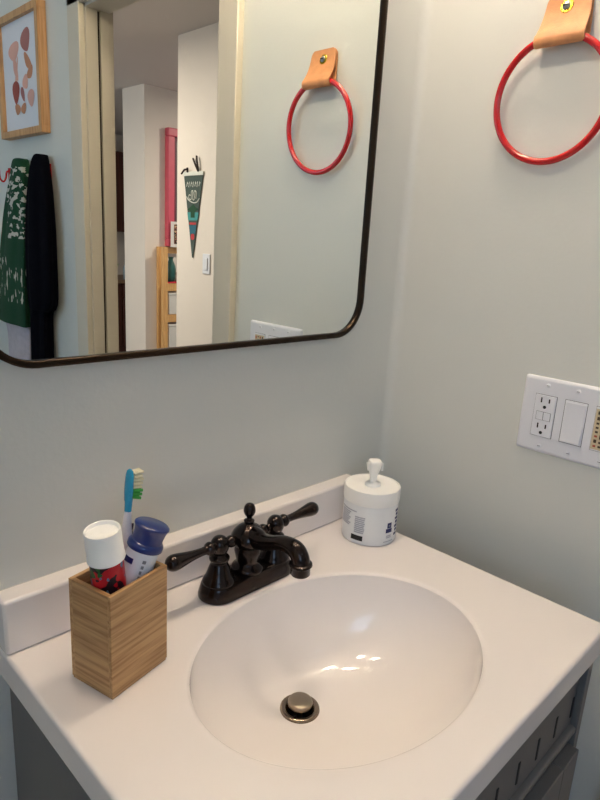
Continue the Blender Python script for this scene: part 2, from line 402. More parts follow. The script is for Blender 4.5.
# kids tube artwork: red with black, blue and green blotches
def blotch(name, base, layers, scale=60):
    m = mat(name, base, 0.3); nt = m.node_tree; b = nt.nodes['Principled BSDF']; tc = [n for n in nt.nodes if n.type == 'TEX_COORD'][0]
    cur = None
    for i, (col, thr, sc, off) in enumerate(layers):
        mp = nt.nodes.new('ShaderNodeMapping'); mp.inputs['Location'].default_value = off
        nz = nt.nodes.new('ShaderNodeTexNoise'); nz.inputs['Scale'].default_value = sc; nz.inputs['Detail'].default_value = 1.5
        st = nt.nodes.new('ShaderNodeMath'); st.operation = 'GREATER_THAN'; st.inputs[1].default_value = thr
        mx = nt.nodes.new('ShaderNodeMix'); mx.data_type = 'RGBA'
        nt.links.new(tc.outputs['Object'], mp.inputs[0]); nt.links.new(mp.outputs[0], nz.inputs['Vector']); nt.links.new(nz.outputs['Fac'], st.inputs[0]); nt.links.new(st.outputs[0], mx.inputs[0])
        if cur is None: mx.inputs[6].default_value = lin(base)
        else: nt.links.new(cur, mx.inputs[6])
        mx.inputs[7].default_value = lin(col); cur = mx.outputs[2]
    nt.links.new(cur, b.inputs['Base Color']); return m
M_kids = blotch('kids_tube_print', (186, 18, 34), [((30, 14, 24), .55, 55, (0, 0, 0)), ((30, 96, 44), .64, 95, (.3, .1, .2)), ((90, 120, 150), .67, 110, (.7, .2, .9))])
t1b, t1t = (-0.6500, -0.1440, H + .008), (-0.6565, -0.1340, 1.0085)
t1 = thing('toothpaste_tube', 'red toothpaste tube with a wide white cap in the bamboo box', 'toothpaste', t1b)
inv = Matrix.Translation(-Vector(t1b))
def rel(p, o): return Vector(p) - Vector(o)
obj('tube', tubebody((0, 0, 0), rel(t1t, t1b), .0176, (1, .27, 0), w=.020, flat_until=.75), M_kids, t1, ang=60)
ax = (Vector(t1t) - Vector(t1b)).normalized() + Vector((-.08, -.10, 0))
capc = rel(t1t, t1b) - ax.normalized() * .004
obj('cap', lathe(bmesh.new(), [(.0188, 0), (.0198, .001), (.0198, .004), (.0190, .005), (.0188, .0335), (.0183, .0350), (.0170, .0345), (.0160, .0310), (.001, .0300)], capc, ax, n=44), M_lid, t1, ang=40)['label'] = 'white flip cap'

M_bluecap = mat('navy_cap', (20, 44, 112), 0.28, var=0.04, coat=0.3)
M_tubew = mat('tube_white', (226, 230, 238), 0.3, var=0.01)
M_navy = mat('navy_print', (24, 34, 96), 0.4)
M_greyp = mat('grey_print', (130, 134, 142), 0.4)
t2b, t2t = (-0.6600, -0.1240, H + .008), (-0.6080, -0.1300, 1.0010)
t2 = thing('toothpaste_tube', 'white toothpaste tube with a navy blue cap in the bamboo box', 'toothpaste', t2b)
tb2 = obj('tube', tubebody((0, 0, 0), rel(t2t, t2b), .0174, (1, .27, 0), w=.0165, flat_until=.75), M_tubew, t2, ang=60)
d2 = (Vector(t2t) - Vector(t2b)).normalized(); ax2 = (d2 + Vector((-.04, -.05, 0))).normalized()
cc = rel(t2t, t2b) - ax2 * .002
bm = lathe(bmesh.new(), [(.0190, 0), (.0200, .0012), (.0200, .0055), (.0192, .0075), (.0172, .0090), (.0168, .013), (.0174, .019), (.0186, .0240), (.0198, .0260), (.0198, .0275), (.0186, .0287), (.001, .0289)], cc, ax2, n=44)
obj('cap', bm, M_bluecap, t2, ang=45)['label'] = 'navy blue cap'
# navy bar and grey lettering strokes on the tube shoulder facing the room
camdir = (Vector((-0.9336, -0.6730, 1.3356)) - Vector(t2t)); 
fl = (camdir - d2 * camdir.dot(d2)).normalized(); sl = d2.cross(fl)
def patch(parent, name, m, tc_, a0, a1, h0, h1, rad, axis, f, s, origin, rows=1):
    """curved decal hugging a cylinder"""
    R = []
    for q in (0, 1):
        rr = rad + (0.0001 if q == 0 else 0.0005)
        pts = []
    bm = bmesh.new(); k = 8; v0 = []; v1 = []
    for i in range(k + 1):
        a = math.radians(a0 + (a1 - a0) * i / k); dirr = f * math.cos(a) + s * math.sin(a)
        v0.append((origin + axis * h0 + dirr * (rad + .0005), origin + axis * h1 + dirr * (rad + .0005), origin + axis * h1 + dirr * (rad - .001), origin + axis * h0 + dirr * (rad - .001)))
    rings(bm, v0)
    return obj(name, bm, m, parent)
o2 = rel(t2t, t2b)
patch(tb2, 'bar_print', M_navy, None, -62, -22, -.018, -.012, .0176, d2, fl, sl, o2)
for i in range(5):
    patch(tb2, 'lettering', M_greyp, None, 12 + (i % 2), 24 - (i % 3) * 2, -.014 - i * .006, -.0105 - i * .006, .0176, d2, fl, sl, o2)

# toothbrush
M_brw = mat('brush_white', (228, 226, 236), 0.3); M_teal = mat('brush_teal', (30, 150, 190), 0.25, coat=0.3)
M_bri_w = mat('bristle_cream', (226, 220, 190), 0.7); M_bri_g = mat('bristle_green', (60, 170, 70), 0.7); M_drk = mat('brush_grip', (60, 50, 70), 0.5)
tb0 = Vector((-0.6300, -0.1060, H + .007)); tb1 = Vector((-0.6125, -0.1080, 1.0705))
br = thing('toothbrush', 'blue and white toothbrush with green-tipped bristles standing in the bamboo box', 'toothbrush', tb0)
L = (tb1 - tb0).length; D = (tb1 - tb0).normalized()
pt = lambda h: D * (h * .955)
hp = [(*pt(h), r_) for h, r_ in ((0, .0035), (.004, .0055), (.03, .0065), (.08, .0060), (.120, .0065), (.145, .0068), (.160, .0052), (.172, .0042), (.180, .0038))]
obj('handle', tube(bmesh.new(), spline(hp, 4), n=18), M_brw, br)
obj('grip', tube(bmesh.new(), [(*(pt(h) + Vector((.0058, -.002, 0))), .0014) for h in (.100, .115, .130, .150, .162)], n=8), M_drk, br)
side = Vector((.97, .0, -.05)); side = (side - D * side.dot(D)).normalized(); wv = D.cross(side)
obj('neck', tube(bmesh.new(), spline([(*pt(.176), .0038), (*pt(.188), .0042), (*pt(.194), .0045)], 4), n=16), M_teal, br)
R = []
for h, a, b in ((.188, .003, .0035), (.193, .0036, .0058), (.200, .0038, .0068), (.212, .0038, .0070), (.222, .0036, .0062), (.2275, .0030, .0045), (.2295, .0015, .002)):
    R.append([pt(h) + side * (-.001 + a * math.cos(2 * PI * j / 20)) + wv * (b * math.sin(2 * PI * j / 20)) for j in range(20)])
hd = obj('brush_head', rings(bmesh.new(), R), M_teal, br)
bw, bg = bmesh.new(), bmesh.new()
for i in range(8):
    for j in range(3):
        h = .1965 + i * .0040; c0 = pt(h) + wv * ((j - 1) * .0040) + side * .002
        c1 = c0 + side * (.0100 + .0008 * ((i * 7 + j * 3) % 3)) + D * (.0006 * (i - 4))
        tube(bw if i > 2 else bg, [(*c0, .0015), (*c1, .0018)], n=8)
obj('bristles', bw, M_bri_w, br)['kind'] = 'stuff'
g = obj('bristles', bg, M_bri_g, br); g['kind'] = 'stuff'; g['label'] = 'green bristle tufts near the neck'

# ================================================================== WIPES CANISTER WITH PUMP
cn = thing('pump_canister', 'round white canister with a small pump nozzle in the back corner of the counter', 'dispenser', (-0.1585, -0.0988, H))
CR = 0.0458
body_ = obj('body', lathe(bmesh.new(), [(.040, .0005), (.0445, .0010), (CR, .004), (CR, .066), (.0448, .0672), (.0448, .070)], n=72), M_white, cn, ang=40)
obj('lid', lathe(bmesh.new(), [(.0445, .0685), (.0466, .0688), (.0470, .070), (.0470, .0900), (.0462, .0922), (.0445, .0926), (.0435, .0915), (.0200, .0905), (.001, .0905)], n=72), M_lid, cn, ang=35)
nz = bmesh.new()
lathe(nz, [(.0135, .0905), (.0135, .0935), (.0120, .0950), (.0065, .0958), (.0050, .0975)], n=32)
fd = Vector((-.62, -.78, 0)).normalized(); sd = Vector((.78, -.62, 0)).normalized()
R = []
for h, a, b, o_ in ((.095, .0055, .0050, 0), (.104, .0058, .0048, 0), (.112, .0072, .0055, .0005), (.120, .0096, .0078, .0015), (.127, .0108, .0098, .0022), (.1325, .0108, .0098, .0025), (.1350, .0094, .0080, .0020)):
    R.append([fd * (o_ + b * 1.0 * math.copysign(abs(math.cos(t)) ** .6, math.cos(t))) + sd * (a * math.copysign(abs(math.sin(t)) ** .6, math.sin(t))) + Vector((0, 0, h)) for t in [2 * PI * j / 24 for j in range(24)]])
rings(nz, R)
for s in (-1, 1):
    prism(nz, [Vector((0, 0, z)) + fd * (.009 + q) + sd * (s * .0105) for q, z in ((-.014, .1285), (.0005, .1320), (.0015, .1210), (-.002, .1180))], sd * (s * .0022))
obj('nozzle', nz, M_lid, cn, ang=50)
# label blocks printed on the body
M_txt = mat('label_grey', (176, 178, 188), 0.5, var=0.12, scale=900); M_blk = mat('label_black', (16, 16, 18), 0.4)
cf = Vector((-0.9336, -0.6730, 0)) - Vector((-0.1585, -0.0988, 0)); cf.normalize(); cs = Vector((0, 0, 1)).cross(cf)
Z = Vector((0, 0, 1)); O = Vector((0, 0, 0))
P_ = lambda nm, m, a0, a1, z0, z1: patch(body_, nm, m, None, a0, a1, z0, z1, CR, Z, cf, cs, O)
for i in range(9): P_('small_print', M_txt, -31 + (i % 2) * .6, -8.5 - (i % 3) * .8, .0475 - i * .0033, .0495 - i * .0033)
P_('small_print', M_txt, -74, -28, .0560, .0578)
for i in range(8): P_('small_print', M_txt, -72, -42 - (i % 3) * 3, .0520 - i * .0032, .0538 - i * .0032)
P_('black_label', M_blk, -37, -11, .0080, .0165)
P_('rule', M_txt, 34, 60, .0068, .0080)
P_('emblem', M_navy, 41, 52, .0310, .0400); P_('emblem', M_navy, 38, 54, .0230, .0300)
P_('emblem_ring', M_greyp, 44, 49, .0335, .0368)
for i in range(2): P_('small_print', M_txt, 40, 53, .0165 - i * .0030, .0182 - i * .0030)
for i in range(7): P_('side_print', M_navy, 64 + (i % 2) * 3, 76, .0560 - i * .0070, .0600 - i * .0070)

# ================================================================== MIRROR
mi_x0, mi_x1, mi_z0, mi_z1 = -0.7310, -0.1198, 1.1869, 2.1012
mw, mh = mi_x1 - mi_x0, mi_z1 - mi_z0
mir = thing('wall_mirror', 'rounded rectangular mirror with a thin dark metal frame above the sink', 'mirror', ((mi_x0 + mi_x1) / 2, 0, (mi_z0 + mi_z1) / 2))
def rr(ins, y, rad=0.062): return [(x, y, z) for x, z in rrect(mw - 2 * ins, mh - 2 * ins, rad - ins, 14)]
bm = rings(bmesh.new(), [rr(0.0, -.0005), rr(0, -.0165), rr(.0008, -.0172), rr(.0072, -.0172), rr(.0080, -.0165), rr(.0080, -.0100), rr(.0080, -.0005)], loop=True)
obj('frame', bm, M_bronze_dk, mir, ang=50)
bm = rings(bmesh.new(), [rr(.0076, -.0120), rr(.0076, -.0080)])
obj('glass', bm, M_mirror, mir, ang=20)

# ================================================================== TOWEL RING
ry, rz, rR = -0.2430, 1.5528, 0.0825
tr = thing('towel_ring', 'red towel ring hanging from a tan leather strap on the right wall', 'towel ring', (0, ry, rz))
obj('ring', tube(bmesh.new(), [(-.0138 - .0050 * math.cos(2 * PI * i / 96), .002 + rR * math.sin(2 * PI * i / 96), rR * math.cos(2 * PI * i / 96)) for i in range(96)], .0050, n=16, loop=True), M_red, tr)
# folded strap: front layer, loop under the ring tube, back layer
def strap():
    side_prof = [(-.0058, .138), (-.0062, .128), (-.0090, .112), (-.0150, .096), (-.0222, .085), (-.0252, .0790), (-.0240, .0725), (-.0188, .0700), (-.0135, .0725), (-.0075, .082), (-.0045, .096), (-.0026, .116), (-.0022, .138)]
    pts = spline(side_prof, 5); t = .0012; out = []; k = len(pts)
    R = []
    for i, (x, z) in enumerate(pts):
        a = pts[max(0, i - 1)]; b = pts[min(k - 1, i + 1)]; dx, dz = b[0] - a[0], b[1] - a[1]; l = math.hypot(dx, dz); nx, nz_ = -dz / l, dx / l
        hw = 0.0345 + (.001 if z < .085 else 0) - .004 * max(0, (z - .09) / .05)
        e = max(0.0, z - .128) ; hw2 = hw - (.004 * (e / .008) ** 2)
        R.append([(x + nx * t, -hw2 - .002, z + nz_ * t), (x + nx * t, hw2 - .002, z + nz_ * t), (x - nx * t, hw2 - .002, z - nz_ * t), (x - nx * t, -hw2 - .002, z - nz_ * t)])
    return rings(bmesh.new(), R)
st = obj('strap', strap(), M_leather, tr, ang=60)
obj('washer', lathe(bmesh.new(), [(.0030, 0), (.0088, 0), (.0092, .001), (.0082, .0020), (.0055, .0022)], (-.0078, .000, .1200), (-1, 0, .18), n=28), M_brass, tr)
sc = obj('screw', lathe(bmesh.new(), [(.0058, 0), (.0056, .0022), (.0040, .0032), (.0006, .0036)], (-.0092, .000, .1202), (-1, 0, .18), n=24), M_steel, tr)
bm = B(-.0134, -.0128, -.0045, .0045, .1202, .1214); obj('screw_slot', bm, M_black, sc)

# ================================================================== SWITCH PLATE
py1, pz1, PT = -0.2659, 1.1519, 0.0060
pw = 0.163; ph = 0.1143
pl = thing('switch_plate', 'white three-gang wall plate with an outlet and a rocker switch on the right wall', 'switch plate', (0, py1, pz1))
openings = []
def plate():
    R = [[(-.0002, -y_, -z_) for y_, z_ in pts] for pts in ()]
    o = [(y, z) for y, z in rrect(pw, ph, .004, 5)]
    def ring_(ins, x): return [(x, -pw / 2 + y * (1 - 2 * (ins - .003) / pw), -ph / 2 + z * (1 - 2 * (ins - .003) / ph)) for y, z in o]
    return rings(bmesh.new(), [ring_(0, -.0002), ring_(0, -.0020), ring_(.0012, -.0042), ring_(.0035, -.0058), ring_(.006, -.0060)])
obj('cover', plate(), M_plastic, pl, ang=50)
g0 = -0.0355; cz = -ph / 2
M_gap = mat('gap_grey', (110, 112, 122), 0.6)
# GFCI outlet
def decora(parent, yc, name, w=.0325, h=.0660, x=-.0080):
    obj('gap', B(-.00625, -.0050, yc - w / 2 - .0008, yc + w / 2 + .0008, cz - h / 2 - .0008, cz + h / 2 + .0008), M_gap, parent)
    return obj(name, B(x, -.0055, yc - w / 2, yc + w / 2, cz - h / 2, cz + h / 2), M_plastic, parent, bevel=.0006)
gf = decora(pl, g0, 'outlet')
for s in (1, -1):
    zc = cz + s * .0205
    for y, hh in ((.0062, .0080), (-.0062, .0065)):
        obj('slot', B(-.00825, -.0078, g0 + y - .0011, g0 + y + .0011, zc + .0045 - hh / 2, zc + .0045 + hh / 2), M_black, gf)
    obj('ground_hole', lathe(bmesh.new(), [(.0026, 0), (.0026, .0004)], (-.0079, g0, zc - .0062), (-1, 0, 0), n=16), M_black, gf)
obj('gap', B(-.0082, -.0078, g0 - .0115, g0 + .0115, cz - .0068, cz + .0068), M_gap, gf)
obj('test_button', B(-.0090, -.0078, g0 - .0108, g0 - .0005, cz - .0062, cz + .0062), M_plastic, gf, bevel=.0003)
obj('test_button', B(-.0090, -.0078, g0 + .0005, g0 + .0108, cz - .0062, cz + .0062), M_plastic, gf, bevel=.0003)
# rocker switch
g1 = g0 - .046
rk = decora(pl, g1, 'rocker_frame', x=-.0068)
prism_pts = [(x, g1, z) for x, z in ((-.0055, cz + .0305), (-.0078, cz + .0305), (-.0068, cz), (-.0112, cz - .0305), (-.0055, cz - .0305))]
bm = prism(bmesh.new(), [(x, g1 - .0145, z) for x, _, z in prism_pts], (0, .029, 0)); obj('rocker', bm, M_plastic, rk, bevel=.0005)
# third device carries a beige printed sticker
g2 = g1 - .046
dv = decora(pl, g2, 'timer_switch')
M_bei = mat('beige_sticker', (206, 190, 160), 0.6, var=0.06, scale=120); M_ink = mat('sticker_ink', (70, 52, 40), 0.6); M_inkr = mat('sticker_red', (170, 80, 60), 0.6)
sk = obj('sticker', B(-.0086, -.0078, g2 - .0150, g2 + .0155, cz - .0310, cz + .0300), M_bei, dv)
for c_ in range(4):
    y0 = g2 + .0125 - c_ * .0072; z = cz + .027
    while z > cz - .027:
        hh = random.choice((.003, .005, .0065)); obj('print_mark', B(-.0088, -.0084, y0 - .0040, y0, z - hh, z), M_inkr if (random.random() < .15) else M_ink, sk); z -= hh + .0035
for k in range(3):
    for s in (1, -1):
        p = (-.0062, g0 - .046 * k, cz + s * .0485)
        q = obj('screw', lathe(bmesh.new(), [(.0033, -.0005), (.0033, .0006), (.0024, .0013), (.0004, .0015)], p, (-1, 0, 0), n=18), M_plastic, pl)
        obj('screw_slot', B(-.00785, -.00745, p[1] - .0022, p[1] + .0022, p[2] - .0004, p[2] + .0004), M_gap, q)

# ================================================================== LAMPS
vl = thing('vanity_light', 'bronze vanity light bar with two glowing globes above the mirror', 'wall lamp', (-0.38, 0, 2.235))
obj('back_bar', B(-.28, .28, -.022, -.0005, -.03, .03), M_bronze, vl, bevel=.004)
for i in (-1, 1):
    a = obj('arm', tube(bmesh.new(), spline([(i * .22, -.018, .0, .008), (i * .22, -.065, .005, .008), (i * .22, -.120, .012, .008), (i * .22, -.14, -.002, .010), (i * .22, -.14, -.012, .018)], 5), n=16), M_bronze, vl)
    obj('globe', lathe(bmesh.new(), [(.0005, -.040)] + [(.040 * math.sin(t), -.040 * math.cos(t)) for t in [PI * k / 16 for k in range(1, 16)]] + [(.0005, .040)], (i * .22, -.14, -.050), n=28), M_glow, a)
cl = thing('ceiling_light', 'round flush white ceiling lamp over the bathroom floor', 'ceiling lamp', (-.55, -1.85, CZ))
obj('rim', lathe(bmesh.new(), [(.15, -.0005), (.155, -.005), (.155, -.03), (.145, -.035)], n=40, cap1=False), M_steel, cl)
obj('diffuser', lathe(bmesh.new(), [(.144, -.03), (.135, -.05), (.10, -.065), (.05, -.072), (.001, -.074)], n=40), M_glowc, cl)
for i, (x, y) in enumerate(((2.9, -2.7), (.20, -2.9))):
    hl = thing('recessed_light', ['round recessed ceiling lamp over the open room before the pillar wall', 'round recessed ceiling lamp over the hallway outside the bathroom door'][i], 'ceiling lamp', (x, y, CZ), 0, 'recessed ceiling lamps')
    obj('rim', lathe(bmesh.new(), [(.075, -.0005), (.088, -.001), (.088, -.004), (.075, -.006)], n=32, cap0=False, cap1=False), M_plastic, hl)
    obj('diffuser', lathe(bmesh.new(), [(.074, -.003), (.001, -.0035)], n=32), M_glowh, hl)

# ================================================================== SEEN IN THE MIRROR: FAR PART OF RIGHT WALL
fp = thing('framed_print', 'oak framed print of pink and rust leaf shapes above the towels', 'picture', (0, -1.643, 1.826))
fwid, fhgt = .348, .385
bm = bmesh.new(); e = .022
for a in ((-fwid / 2, fwid / 2, -fhgt / 2, -fhgt / 2 + e), (-fwid / 2, fwid / 2, fhgt / 2 - e, fhgt / 2), (-fwid / 2, -fwid / 2 + e, -fhgt / 2 + e, fhgt / 2 - e), (fwid / 2 - e, fwid / 2, -fhgt / 2 + e, fhgt / 2 - e)):
    box(bm, -.030, -.0005, *a)
obj('frame', bm, M_oak, fp, bevel=.001)
M_paper = mat('print_paper', (222, 224, 232), 0.7, var=0.02)
pp = obj('print_paper', B(-.016, -.012, -fwid / 2 + e, fwid / 2 - e, -fhgt / 2 + e, fhgt / 2 - e), M_paper, fp)
LC = {'rust': mat('ink_rust', (160, 76, 66), .7), 'pink': mat('ink_pink', (222, 170, 156), .7), 'ochre': mat('ink_ochre', (200, 138, 104), .7), 'mauve': mat('ink_mauve', (168, 108, 104), .7)}
shapes = [(80, 265, 30, 60, 'pink', 1.75), (150, 225, 26, 72, 'mauve', 1.95), (84, 368, 30, 32, 'pink', .3), (157, 358, 26, 34, 'ochre', .8), (88, 418, 40, 16, 'pink', -.3), (168, 428, 18, 34, 'ochre', 2.1), (140, 478, 16, 46, 'pink', 2.2),
          (82, 525, 20, 76, 'rust', 1.5), (122, 548, 9, 52, 'mauve', 2.0), (168, 585, 18, 56, 'pink', 1.7), (88, 636, 16, 36, 'ochre', 1.3), (124, 640, 15, 34, 'ochre', 1.95)]
for k_, (sx_, sy_, hw_, hh_, c_, an_) in enumerate(shapes):
    u_ = (sx_ - 118) / 94 * .135; v_ = -(sy_ - 425) / 330 * .162; PX = -.0162 - .0001 * k_
    w_, l_ = hw_ / 94 * .135, hh_ / 330 * .160
    n = 20; pts = []
    for q in range(n):
        t = 2 * PI * q / n; a = l_ * math.cos(t); b = w_ * math.sin(t) * (1 + .4 * math.cos(t)); ca, sa_ = math.cos(an_), math.sin(an_)
        pts.append((PX, u_ + a * ca - b * sa_, v_ + a * sa_ + b * ca))
    obj('leaf_shape', prism(bmesh.new(), pts, (-.0003, 0, 0)), LC[c_], pp)

# hooks
def hook(y, z, label):
    h = thing('wall_hook', label, 'hook', (0, y, z), 0, 'red wall hooks in a row')
    obj('hook_plate', B(-.004, -.0005, -.010, .010, -.02, .03), M_red, h, bevel=.001)
    obj('prong', tube(bmesh.new(), spline([(-.003, 0, .020, .0035), (-.012, 0, .014, .0035), (-.016, 0, -.006, .0035), (-.026, 0, -.020, .0035), (-.037, 0, -.010, .0035), (-.040, 0, .018, .0042)], 6), n=10), M_red, h)
hook(-1.835, 1.510, 'red wall hook left empty beside the green towel')
hook(-1.650, 1.510, 'red wall hook holding the green leaf patterned towel')
hook(-1.485, 1.510, 'red wall hook holding the dark navy towel')

def towel(name, label, y0, ztop, rows, m, ph=0.0, folds=5, flip=1, amp=.010):
    """rows = (z, y centre, half width, depth)"""
    n = 64; R = []
    for (z, yc, hw, dp) in spline(rows, 6):
        t = (ztop - z) / (ztop - rows[-1][0]); ring_ = []
        for j in range(n):
            a = 2 * PI * j / n; c, s = math.cos(a), math.sin(a)
            rip = 1 + (amp / max(hw, .02)) * min(1, 3 * t) * math.sin(folds * a + ph + 1.5 * t)
            x = -.008 - dp * .5 - dp * .5 * math.copysign(abs(c) ** .7, c) * rip
            x = min(x, -.003)
            ring_.append((x, yc + hw * math.copysign(abs(s) ** .8, s) * rip, z))
        R.append(ring_)
    o = obj(name, rings(bmesh.new(), R), m, None, ang=70); return o
M_navyt = mat('navy_terry', (9, 9, 16), 1.0, var=0.3, scale=300, bump=0.8, bscale=600, spec=0.05)
dt = towel('towel', '', -1.45, 1.562, [(1.566, -1.485, .010, .038), (1.558, -1.485, .022, .046), (1.53, -1.488, .040, .052), (1.46, -1.492, .062, .056), (1.35, -1.500, .080, .058), (1.20, -1.508, .090, .058), (1.10, -1.512, .090, .056), (1.06, -1.524, .076, .052), (1.03, -1.540, .058, .050), (.86, -1.55, .060, .050)], M_navyt, ph=1.0)
tag(dt, 'dark navy towel hanging from the hook nearest the door casing', 'towel')
# green palm towel: white band near the top with green leaves, white blades lower down
def palm():
    m = mat('palm_towel', (20, 96, 54), 0.95, bump=0.6, bscale=500); nt = m.node_tree; b = nt.nodes['Principled BSDF']; tc = [n_ for n_ in nt.nodes if n_.type == 'TEX_COORD'][0]
    sep = nt.nodes.new('ShaderNodeSeparateXYZ'); nt.links.new(tc.outputs['Object'], sep.inputs[0])
    def band(lo, hi, axis='Z'):
        a = nt.nodes.new('ShaderNodeMath'); a.operation = 'GREATER_THAN'; a.inputs[1].default_value = lo; nt.links.new(sep.outputs[axis], a.inputs[0])
        b_ = nt.nodes.new('ShaderNodeMath'); b_.operation = 'LESS_THAN'; b_.inputs[1].default_value = hi; nt.links.new(sep.outputs[axis], b_.inputs[0])
        c = nt.nodes.new('ShaderNodeMath'); c.operation = 'MULTIPLY'; nt.links.new(a.outputs[0], c.inputs[0]); nt.links.new(b_.outputs[0], c.inputs[1]); return c.outputs[0]
    def mul(p, q, op='MULTIPLY'):
        c = nt.nodes.new('ShaderNodeMath'); c.operation = op; nt.links.new(p, c.inputs[0]); nt.links.new(q, c.inputs[1]); return c.outputs[0]
    def nz_(scale, thr, less, sc3=(1, 1, 1)):
        mp = nt.nodes.new('ShaderNodeMapping'); mp.inputs['Scale'].default_value = sc3; nt.links.new(tc.outputs['Object'], mp.inputs[0])
        n_ = nt.nodes.new('ShaderNodeTexNoise'); n_.inputs['Scale'].default_value = scale; n_.inputs['Detail'].default_value = 2; nt.links.new(mp.outputs[0], n_.inputs['Vector'])
        t_ = nt.nodes.new('ShaderNodeMath'); t_.operation = 'LESS_THAN' if less else 'GREATER_THAN'; t_.inputs[1].default_value = thr; nt.links.new(n_.outputs['Fac'], t_.inputs[0]); return t_.outputs[0]
    w1 = mul(mul(band(1.29, 1.53), band(-1.725, -1.50, 'Y')), nz_(38, .46, True, (1, 1, 1.6)))
    w2 = mul(band(1.06, 1.23), nz_(60, .62, False, (1, 1.2, .35)))
    w = mul(w1, w2, 'MAXIMUM')
    mx = nt.nodes.new('ShaderNodeMix'); mx.data_type = 'RGBA'; nt.links.new(w, mx.inputs[0]); mx.inputs[6].default_value = lin((8, 62, 36)); mx.inputs[7].default_value = lin((190, 188, 178))
    nt.links.new(mx.outputs[2], b.inputs['Base Color']); return m
gt = towel('towel', '', -1.62, 1.558, [(1.560, -1.650, .018, .040), (1.550, -1.650, .034, .048), (1.50, -1.655, .052, .052), (1.40, -1.685, .082, .054), (1.25, -1.725, .108, .056), (1.10, -1.760, .135, .058), (1.00, -1.770, .145, .058), (.975, -1.770, .146, .058)], palm(), ph=.3, folds=6)
tag(gt, 'green towel with white palm leaf pattern hanging beside the dark navy towel', 'towel')
M_lining = mat('towel_lining', (196, 186, 194), .95, var=.1, scale=40, bump=.5)
bm = bmesh.new(); R = []
for (z, yc, hw, dp) in spline([(.985, -1.76, .115, .040), (.93, -1.755, .105, .036), (.85, -1.76, .10, .036), (.78, -1.765, .095, .034)], 5):
    R.append([(-.012 - dp * .5 - dp * .5 * math.cos(a) * (1 + .2 * math.sin(5 * a)), yc + hw * math.sin(a), z) for a in [2 * PI * j / 48 for j in range(48)]])
lt = obj('inner_layer', rings(bm, R), M_lining, gt, ang=70); lt['label'] = 'pale underside fold below the green hem'

# ================================================================== HALLWAY THINGS (in the mirror)
HX = 1.25
M_felt = mat('pennant_felt', (70, 84, 80), .9, var=.12, scale=300); M_pw = mat('pennant_white', (220, 222, 214), .8); M_pt = mat('pennant_teal', (70, 150, 150), .8)
M_pg = mat('pennant_green', (20, 70, 44), .8); M_pr = mat('pennant_red', (190, 60, 66), .8); M_pb = mat('pennant_blue', (40, 100, 120), .8); M_cord = mat('cord_dark', (54, 44, 40), .9)
pn = thing('pennant', 'grey green triangular felt pennant hanging tip down on the hallway wall', 'pennant', (HX, -2.428, 1.672))
pnf = obj('felt', prism(bmesh.new(), [(-.004, -.093, 0), (-.004, .093, 0), (-.004, .004, -.462), (-.004, -.004, -.462)], (-.003, 0, 0)), M_felt, pn)
obj('sleeve', B(-.011, -.002, -.098, .098, -.004, .020), M_pw, pn, bevel=.003)
def pat(name, m, pts, d=-.0078): return obj(name, prism(bmesh.new(), [(-.0069, y, z) for y, z in pts], (d + .0069, 0, 0)), m, pnf)
# lettering strokes across the top and the looped emblem under it
for i in range(7):
    y = -.066 + i * .020; pat('letter_stroke', M_pw, [(y, -.062 - .004 * (i % 2)), (y + .004, -.062 - .004 * (i % 2)), (y + .010, -.036), (y + .006, -.036)])
    if i % 2 == 0: pat('letter_stroke', M_pw, [(y + .004, -.048), (y + .016, -.046), (y + .016, -.042), (y + .004, -.044)])
obj('swash', tube(bmesh.new(), [(-.0075, y, z) for y, z in spline([(.062, -.128), (.040, -.148), (.010, -.152), (-.020, -.146), (-.050, -.132), (-.062, -.118)], 5)], .0028, n=6), M_pw, pnf)
obj('swash', tube(bmesh.new(), [(-.0075, y, z) for y, z in spline([(.030, -.130), (.030, -.095), (.018, -.086), (.010, -.098), (.016, -.130), (.000, -.134), (-.004, -.088), (-.016, -.092), (-.018, -.132), (-.040, -.128), (-.038, -.108), (-.024, -.112)], 5)], .0026, n=6), M_pw, pnf)
pat('sky_patch', M_pt, [(-.056, -.205), (.056, -.205), (.046, -.250), (-.046, -.250)])
pat('tree_patch', M_pg, [(-.020, -.235), (.018, -.235), (.020, -.200), (.056, -.186), (.030, -.178), (.004, -.160), (-.024, -.176), (-.056, -.190), (-.022, -.200)], -.0086)
pat('red_patch', M_pr, [(-.034, -.262), (.034, -.262), (.032, -.274), (-.032, -.274)])
pat('lake_patch', M_pb, [(-.036, -.278), (.036, -.278), (.026, -.325), (-.026, -.325)])
obj('red_dot', lathe(bmesh.new(), [(.018, 0), (.018, .0010)], (-.0070, 0, -.343), (-1, 0, 0), n=20), M_pr, pnf)
for pts in ([(-.012, -.052, .018), (-.016, -.040, .040), (-.016, -.020, .068), (-.012, -.002, .088)], [(-.012, -.052, .018), (-.018, -.050, .060), (-.014, -.038, .100)], [(-.012, .052, .018), (-.02, .040, .036), (-.02, .052, .030), (-.014, .080, .030), (-.010, .115, .010)]):
    q = [(a, -b, c) for a, b, c in pts]
    obj('cord_end', tube(bmesh.new(), [(*p, .0055) for p in spline(q, 6)], n=8), M_cord, pn)

sw = thing('light_switch', 'single white rocker light switch on the hallway wall below the pennant', 'light switch', (HX, -2.292, 1.182))
obj('cover', B(-.008, -.0005, -.035, .035, -.057, .057), M_plastic, sw, bevel=.003)
s1 = obj('rocker', B(-.014, -.0078, -.0165, .0165, -.033, .033), M_plastic, sw, bevel=.001)

